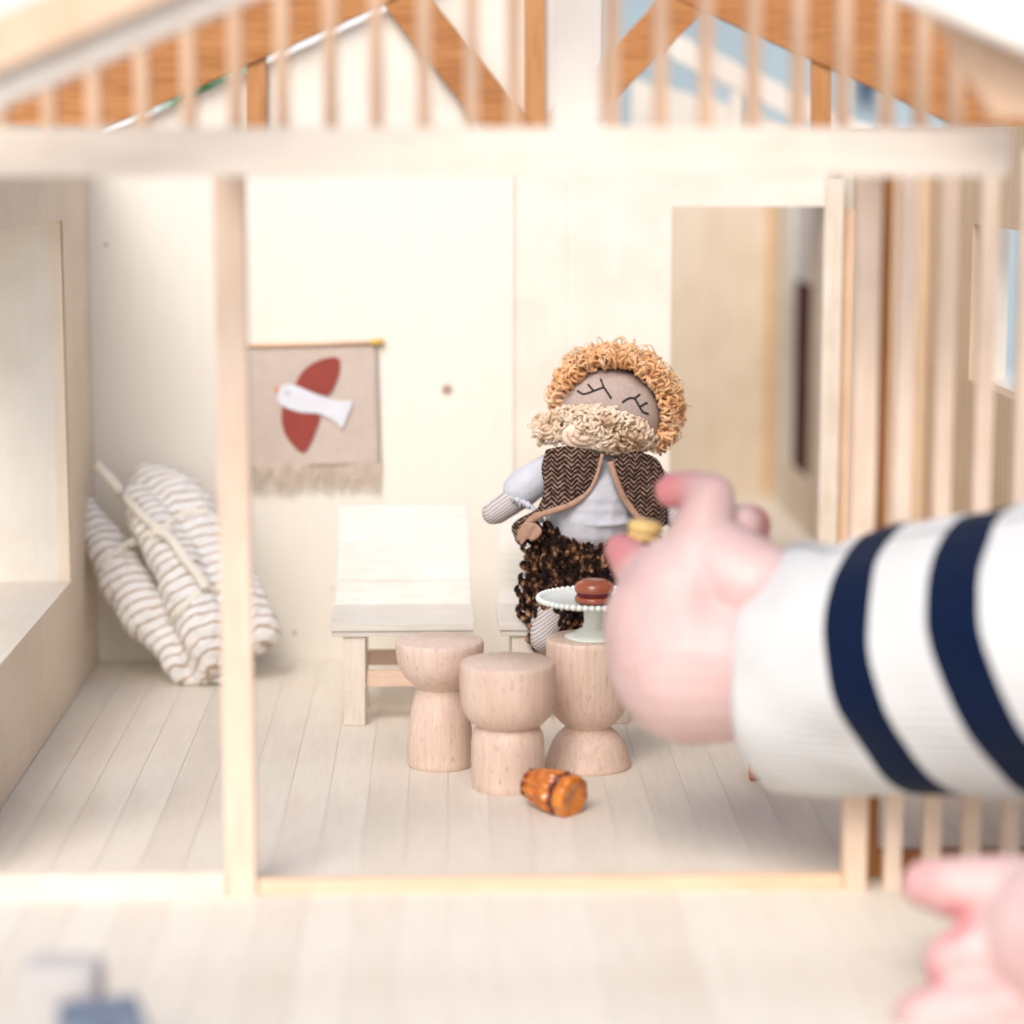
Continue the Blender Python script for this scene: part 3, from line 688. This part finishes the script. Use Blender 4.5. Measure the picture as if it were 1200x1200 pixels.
# shirt
shirt = plain('pale_blue_white_linen', (0.52, 0.535, 0.585), 0.95, 0.05, 0.06, 1.5, 0.5, 5, 0.06)
bm = bmesh.new(); chain(bm, [D(694, 552, 0, 44), D(695, 578, 0.1, 55), D(693, 603, 0.15, 55)]); ball(bm, D(700, 608, .5, 1)[0], 1, 24, (2.1, 2.2, .35))
fuse(finish('shirt', bm, shirt, dl), 0.1, 3)
for nodes in ([D(648, 550, .1, 21), D(624, 564, .3, 22), D(611, 574, .45, 22)], [D(752, 552, .0, 15), D(776, 582, .1, 15), D(788, 602, .3, 15)]):
    bm = bmesh.new(); chain(bm, nodes); o = fuse(finish('shirt_sleeve', bm, shirt, dl), 0.09, 2)
bm = bmesh.new(); rg2 = random.Random(4)
for i in range(26):
    a = i/25; p = V(600+36*a, 582+26*a-6*math.sin(a*3), YD-1.4); tube(bm, [p, p+Vector((rg2.uniform(-.1, .2), -.05, -rg2.uniform(.1, .45)))], [.12, .05], 5)
finish('frayed_cuff', bm, shirt, dl, smooth=True)
# waistcoat
m, nt, b = mat('herringbone_wool', 0.95, 0.05)
tcn = N(nt, 'ShaderNodeTexCoord'); sp = N(nt, 'ShaderNodeSeparateXYZ'); nt.links.new(tcn.outputs['Object'], sp.inputs[0])
vv = coords(nt, rnd=False); nz_ = noi(nt, vv, 1.0, 2)
xx = math2(nt, 'ADD', math2(nt, 'MULTIPLY', sp.outputs[0], 1/S), math2(nt, 'MULTIPLY', nz_, 0.25)); zz = math2(nt, 'MULTIPLY', sp.outputs[2], 1/S)
zig = math2(nt, 'PINGPONG', xx, 0.33); zig = math2(nt, 'MULTIPLY', zig, 0.95)
stp = math2(nt, 'PINGPONG', math2(nt, 'MULTIPLY', math2(nt, 'ADD', zz, zig), 1.0), 0.12)
hh = math2(nt, 'MULTIPLY', stp, 1/0.12)
hh2 = math2(nt, 'ADD', hh, math2(nt, 'MULTIPLY', math2(nt, 'SUBTRACT', noi(nt, vv, 5, 3), 0.5), 1.7))
nt.links.new(ramp(nt, hh2, [(0.35, (0.030, 0.018, 0.016)), (0.6, (0.11, 0.065, 0.05)), (1.0, (0.36, 0.25, 0.19))]), b.inputs['Base Color'])
bump(nt, b, hh2, 0.8, 0.08)
def patch(name, poly, material, depth, step=5, thick=0.22):
    bm = bmesh.new(); vs = [bm.verts.new((a, 0, b_)) for a, b_ in poly]; bm.faces.new(vs)
    xs = [p[0] for p in poly]; ys = [p[1] for p in poly]
    v_ = min(xs)+step
    while v_ < max(xs): bmesh.ops.bisect_plane(bm, geom=bm.verts[:]+bm.edges[:]+bm.faces[:], plane_co=(v_, 0, 0), plane_no=(1, 0, 0)); v_ += step
    v_ = min(ys)+step
    while v_ < max(ys): bmesh.ops.bisect_plane(bm, geom=bm.verts[:]+bm.edges[:]+bm.faces[:], plane_co=(0, 0, v_), plane_no=(0, 0, 1)); v_ += step
    for v in bm.verts: v.co = V(v.co.x, v.co.z, depth(v.co.x, v.co.z))
    o = finish(name, bm, material, dl, smooth=True); so = o.modifiers.new('t', 'SOLIDIFY'); so.thickness = thick*S; so.offset = 0; return o
def td(px, py):
    k = max(0, 1-((px-697)/92)**2); y = YD-0.35-2.15*math.sqrt(k)
    y -= 0.18*math.sin(px*.12+py*.05)*.4
    if px < 665 and py > 590: y -= 0.25*(665-px)/60+0.15
    return y
def poly_s(pts, n=4): return [(p.x, p.y) for p in spline([Vector((*q, 0)) for q in pts]+[Vector((*pts[0], 0))], n)[:-1]]
Lp = [(640, 527), (668, 523), (703, 534), (697, 560), (684, 580), (664, 593), (640, 601), (624, 607), (616, 622), (615, 640), (606, 634), (600, 618), (612, 606), (632, 594), (638, 572), (635, 548)]
Rp = [(717, 538), (745, 530), (768, 537), (777, 556), (779, 585), (780, 612), (772, 618), (762, 620), (746, 604), (732, 584), (722, 560)]
patch('waistcoat_front', poly_s(Lp), m, td); patch('waistcoat_front', poly_s(Rp), m, td)
trim = plain('dusty_tan_binding', (0.42, 0.26, 0.19), 0.8, 0.1, 0.12, 3)
bm = bmesh.new()
tube(bm, [V(p.x, p.y, td(p.x, p.y)-.12) for p in spline([Vector((*q, 0)) for q in [(706, 532), (700, 556), (689, 577), (670, 591), (647, 599), (628, 606), (616, 618), (610, 634)]], 5)], [0.1]*12+[0.16]*12+[0.22]*7+[.26]*5, 8, 0.6)
finish('binding', bm, trim, dl, smooth=True)
bm = bmesh.new()
tube(bm, [V(p.x, p.y, td(p.x, p.y)-.12) for p in spline([Vector((*q, 0)) for q in [(715, 541), (721, 560), (731, 583), (745, 603), (760, 617)]], 5)], 0.17, 8, 0.6)
finish('binding', bm, trim, dl, smooth=True)
patch('lapel_fold', poly_s([(606, 622), (618, 613), (630, 615), (634, 624), (626, 633), (618, 631), (611, 638)]), trim, lambda a, b_: td(a, b_)-0.3-0.12*math.sin(a*.35+b_*.2), 3, 0.12)
# trousers
caps = [(D(662, 648, .2, 44), D(725, 652, .2, 44)), (D(662, 650, .2, 45), D(652, 700, .9, 43)), (D(652, 700, .9, 43), D(648, 735, 1.6, 27)),
        (D(722, 655, .2, 46), D(716, 705, .9, 42)), (D(716, 705, .9, 42), D(705, 728, 1.6, 27)), (D(690, 625, 0, 46), D(690, 660, .2, 48))]
bm = bmesh.new()
for a_, b_ in caps: chain(bm, [(a_[0], a_[1]*.96), (b_[0], b_[1]*.96)])
tw = yarn('dark_brown_wool', [(0.018, 0.010, 0.008), (0.05, 0.026, 0.017), (0.10, 0.05, 0.03)], 1.5)
tr_o = fuse(finish('trousers', bm, tw, dl), 0.12, 2)
rg = random.Random(9); bm = bmesh.new(); cnt = 0
me = tr_o.data; l_ = wloc(tr_o); polys = [p for p in me.polygons if p.normal.y < 0.35]
m, nt, b = mat('tweed_knit_yarn', 0.95, 0.08); v = coords(nt, rnd=False); n = noi(nt, v, 2.6, 3)
nt.links.new(ramp(nt, n, [(0.46, (0.016, 0.009, 0.008)), (0.54, (0.05, 0.024, 0.015)), (0.61, (0.20, 0.10, 0.05)), (0.70, (0.42, 0.25, 0.14))]), b.inputs['Base Color']); bump(nt, b, noi(nt, v, 12, 2), .6, .05)
# knitted V stitches in rows and columns laid over the trouser surface
ttree = bvh(tr_o)
for j in range(21):
    for i in range(18):
        px = 606+i*9.0+(j % 2)*2.5+rg.uniform(-2, 2); py = 611+j*7.2+rg.uniform(-2, 2)
        h = ttree.ray_cast(CAM, ray(px, py).normalized())
        if h[0] is None: continue
        p, nn = h[0], h[1]
        if nn.y > 0: nn = -nn
        for sgn in (-1, 1):
            a_ = p+Vector((sgn*0.27, 0, 0.27)); m_ = p+Vector((sgn*0.24, 0, -.02)); e_ = p+Vector((sgn*.0, 0, -.32))
            j_ = Vector((rg.uniform(-.11, .11), rg.uniform(-.08, .08), rg.uniform(-.11, .11)))
            tube(bm, spline([a_+nn*.02+j_, m_+nn*.17+j_, e_+nn*.05+j_], 3), [.06, .10, .13, .14, .13, .10, .06], 8); cnt += 1
for k in range(2600):
    h = ttree.ray_cast(CAM, ray(rg.uniform(600, 780), rg.uniform(605, 762)).normalized())
    if h[0] is None: continue
    nn = h[1] if h[1].y < 0 else -h[1]
    p = h[0]+nn*rg.uniform(.05, .2); q_ = Vector((rg.gauss(0, 1), rg.gauss(0, 1), rg.gauss(0, 1))).normalized()*.16+nn*.06
    tube(bm, [p, p+q_*.6+nn*.06, p+q_*1.3], [.022, .02, .012], 3, cap=False)
finish('knit_stitches', bm, m, dl, smooth=True)

# ================================================================== child
skin = bpy.data.materials.new('pink_child_skin'); skin.use_nodes = True
nt = skin.node_tree; b = nt.nodes['Principled BSDF']; b.inputs['Roughness'].default_value = 0.5; b.inputs['Subsurface Weight'].default_value = 0.35
b.inputs['Subsurface Radius'].default_value = (1, .35, .22); b.inputs['Subsurface Scale'].default_value = 0.5*S
YH = 103.0
pe = empty('person', (V(1250, 800, 90.00).x, 92, 0), 'toddler in cream and navy striped knit sleeve reaching in with a yellow macaron', 'person')
pe_w = wloc(pe)/S
blush_creases = [V(768, 577, 97.71), V(716, 640, 99.11), V(893, 610, 98.18), V(1075, 1033, 81.00), V(1112, 1118, 80.00), V(1088, 1152, 79.50), V(1120, 1078, 80.00)]  # fingertip and knuckle blush; last two paint dark red shade into finger creases
tcn = N(nt, 'ShaderNodeTexCoord'); col = ramp(nt, noi(nt, coords(nt, rnd=False), .35, 4), [(.3, (0.57, 0.37, 0.35)), (.7, (0.66, 0.50, 0.475))])
for tpos, rr in zip(blush_creases, (2.3, 2.0, 1.6, 1.3, 1.4, 1.0, 1.0)):
    d = N(nt, 'ShaderNodeVectorMath', operation='DISTANCE'); d.inputs[1].default_value = (tpos-pe_w)*S; nt.links.new(tcn.outputs['Object'], d.inputs[0])
    mr = N(nt, 'ShaderNodeMapRange'); mr.inputs[1].default_value = .3*rr*S; mr.inputs[2].default_value = rr*S; mr.inputs[3].default_value = .8 if (tpos.y > 90 or rr < 1.2) else .4; mr.inputs[4].default_value = 0
    mr.interpolation_type = 'SMOOTHSTEP'; nt.links.new(d.outputs['Value'], mr.inputs[0]); col = mix(nt, mr.outputs[0], col, (0.62, 0.19, 0.20))
nt.links.new(col, b.inputs['Base Color']); bump(nt, b, noi(nt, coords(nt, rnd=False), 4, 3), 0.15, 0.05)
def Hd(px, py, Y, r): p = V(px, py, Y); return (p, r/sc_at(p))
bm = bmesh.new()
chain(bm, [Hd(990, 780, 92.6, 70), Hd(905, 778, 94.6, 86), Hd(870, 776, 95.6, 92), Hd(815, 770, 96.31, 103), Hd(796, 735, 96.59, 90), Hd(806, 700, 96.68, 78)], 24)    # forearm, wrist, palm
chain(bm, [Hd(806, 700, 96.68, 78), Hd(832, 660, 96.49, 56), Hd(850, 668, 95.93, 55), Hd(880, 690, 95.37, 60)], 20)
chain(bm, [Hd(812, 668, 96.31, 48), Hd(824, 622, 96.31, 37), Hd(833, 583, 96.77, 29), Hd(810, 573, 97.43, 23), Hd(788, 575, 97.99, 21)], 20)   # index
chain(bm, [Hd(845, 660, 97.24, 38), Hd(867, 617, 97.5, 28), Hd(879, 616, 98.3, 25), Hd(872, 640, 100.05, 20)], 20)      # middle
chain(bm, [Hd(862, 668, 96.77, 34), Hd(884, 640, 97.71, 21), Hd(872, 655, 99.86, 18)], 20)     # ring
chain(bm, [Hd(880, 690, 96.31, 32), Hd(893, 662, 97.24, 17), Hd(880, 672, 99.11, 15)], 20)     # little
chain(bm, [Hd(775, 715, 97.24, 50), Hd(752, 672, 98.55, 31), Hd(732, 648, 99.67, 22), Hd(727, 644, 100.05, 19)], 20)      # thumb
arm = fuse(finish('reaching_hand', bm, skin, pe), 0.13, 4)
bm = bmesh.new()
chain(bm, [Hd(1500, 1150, 76, 170), Hd(1340, 1125, 78, 140), Hd(1250, 1100, 79.5, 100)], 24)
chain(bm, [Hd(1240, 1052, 80.5, 50), Hd(1165, 1042, 81, 41), Hd(1112, 1040, 81.3, 36), Hd(1084, 1036, 81.5, 28)], 20)
chain(bm, [Hd(1250, 1110, 80, 52), Hd(1185, 1110, 80, 43), Hd(1140, 1118, 80, 38), Hd(1112, 1126, 80, 31)], 20)
chain(bm, [Hd(1260, 1170, 79, 58), Hd(1170, 1182, 79, 46), Hd(1110, 1192, 79, 42), Hd(1080, 1196, 79, 37)], 20)
chain(bm, [Hd(1280, 1225, 78, 55), Hd(1180, 1245, 78, 42), Hd(1130, 1250, 78, 36)], 20)
chain(bm, [Hd(1330, 1060, 80, 55), Hd(1270, 1010, 82, 34), Hd(1235, 1000, 84, 26)], 20)
low = fuse(finish('resting_hand', bm, skin, pe), 0.14, 6)
# sleeve
def axis_at(phd, tld):
    ph, tl = math.radians(phd), math.radians(tld)
    A = Vector((-math.cos(ph)*math.cos(tl), math.sin(ph), -math.cos(ph)*math.sin(tl))).normalized()
    U1 = A.cross(Vector((0, 1, 0))).normalized()
    if U1.z < 0: U1 = -U1
    return A, U1, A.cross(U1).normalized()
A = axis_at(40, 16)[0]
m, nt, b = mat('cream_navy_knit', 0.95, 0.05); b.inputs['Sheen Weight'].default_value = 0.08
at_ = N(nt, 'ShaderNodeAttribute', attribute_name='u'); at2 = N(nt, 'ShaderNodeAttribute', attribute_name='v')
uw = math2(nt, 'ADD', at_.outputs['Fac'], math2(nt, 'MULTIPLY', math2(nt, 'SUBTRACT', noi(nt, coords(nt, rnd=False), 3, 2), .5), .06))
stripes = [(6.2, 8.4), (11.4, 13.8), (17.6, 20), (23.5, 26)]
navy = None
for a_, b_ in stripes:
    g1 = math2(nt, 'GREATER_THAN', uw, a_); g2 = math2(nt, 'LESS_THAN', uw, b_); g_ = math2(nt, 'MULTIPLY', g1, g2)
    navy = g_ if navy is None else math2(nt, 'ADD', navy, g_)
cc = mix(nt, navy, (0.66, 0.665, 0.66), (0.002, 0.009, 0.034))
rib_ = math2(nt, 'PINGPONG', math2(nt, 'MULTIPLY', at2.outputs['Fac'], 1.0), 0.5)
cc = mix(nt, math2(nt, 'MULTIPLY', rib_, 0.6), cc, (0.6, 0.58, 0.54), 'MULTIPLY')
nt.links.new(cc, b.inputs['Base Color'])
cst = math2(nt, 'PINGPONG', math2(nt, 'MULTIPLY', at_.outputs['Fac'], 4.0), 0.5)
bump(nt, b, math2(nt, 'ADD', rib_, math2(nt, 'MULTIPLY', cst, .4)), 0.8, 0.1)
bm = bmesh.new(); lu = bm.verts.layers.float.new('u'); lv = bm.verts.layers.float.new('v')
c0 = V(910, 790, 96.4); rings = []; SEG = 160
# (distance from cuff edge, radius): the folded inside first, then the outside
prof = [(1.2, 4.3), (.7, 4.4), (.25, 4.6), (0, 4.85), (-.02, 5.05), (.15, 5.22), (.6, 5.36), (1.5, 5.45), (2.6, 5.52), (3.6, 5.55), (4.6, 5.5), (5.6, 5.55), (6.6, 5.62), (7.6, 5.7), (8.8, 5.8), (10, 6.0), (12, 6.2), (14, 6.35), (17, 6.5), (21, 6.4), (26, 6.7), (32, 7.1)]
for d_, r_ in prof:
    ring = []
    q_ = min(1, max(0, d_)/7.0); q_ = q_*q_*(3-2*q_); _, U1, U2 = axis_at(30+10*q_, 6+21*q_+min(8, max(0, d_-7)))
    cen = c0-A*d_+Vector((0, 0, 0.0*d_))
    for k in range(SEG):
        a_ = 2*math.pi*k/SEG
        wr = 1+0.012*math.sin(a_*3+d_*.8)+0.018*noise.noise(Vector((math.cos(a_)*3.5+9, math.sin(a_)*3.5, d_*.9)))+0.05*noise.noise(Vector((math.cos(a_)*2, math.sin(a_)*2, d_*.35)))
        if d_ < 5.6: wr += 0.005*math.cos(a_*80)
        v = bm.verts.new(cen+(U1*math.cos(a_)+U2*math.sin(a_))*r_*0.935*wr); v[lu] = d_; v[lv] = k*0.5 if k < SEG-0 else 0; ring.append(v)
    rings.append(ring)
for Aa, Bb in zip(rings, rings[1:]):
    for k in range(SEG): bm.faces.new((Aa[k], Aa[(k+1) % SEG], Bb[(k+1) % SEG], Bb[k]))
finish('sleeve', bm, m, pe, smooth=True)
mh = V(754, 633, 100.33); sm = sc_at(mh)
yel = plain('lemon_yellow_shell', (0.82, 0.58, 0.22), 0.35, 0.4, 0.05)
macaron(mh, 21/sm, 24/sm, (yel, plain('cream_filling', (0.85, 0.7, 0.42), 0.5)), 'lemon yellow macaron pinched between the toddler\'s thumb and finger', Matrix.Rotation(0.15, 3, 'Y'))

# ================================================================== toys at the deck's near corner
YB0 = 72.0
B0 = empty('toy_block', (V(118, 1200, YB0).x, YB0, -0.03), 'blurred slate blue fabric block on the deck in the lower left corner', 'toy block')
def rblock(name, e, x0, x1, yt, d0, d1, z0, material, bev, rot):
    bm = bmesh.new(); X0, X1 = V(x0, yt, YB0).x, V(x1, yt, YB0).x; z1 = V(x0, yt, YB0).z
    box(bm, X0, X1, YB0+d0, YB0+d1, z0 if z0 < 1 else z1-z0, z1, bev)
    bmesh.ops.rotate(bm, cent=((X0+X1)/2, YB0+(d0+d1)/2, 0), matrix=Matrix.Rotation(rot, 3, 'Z'), verts=bm.verts); return finish(name, bm, material, e)
rblock('cover', B0, 72, 168, 1183, -1.5, 1.2, -0.03, plain('slate_blue_cloth', (0.17, 0.205, 0.26), 0.9, 0.1, .2), .25, .25)
B1 = empty('toy_block', (V(60, 1150, YB0).x, YB0+3, -0.03), 'blurred pale wooden block behind the slate blue block, lower left', 'toy block')
rblock('block', B1, 12, 104, 1160, 1.8, 3.6, -0.03, plain('pale_grey_wood', (0.52, 0.49, 0.465), 0.7, .2, .05), .35, -.1)
print('tris', sum(len(o.data.polygons) for o in bpy.data.objects if o.type == 'MESH'))
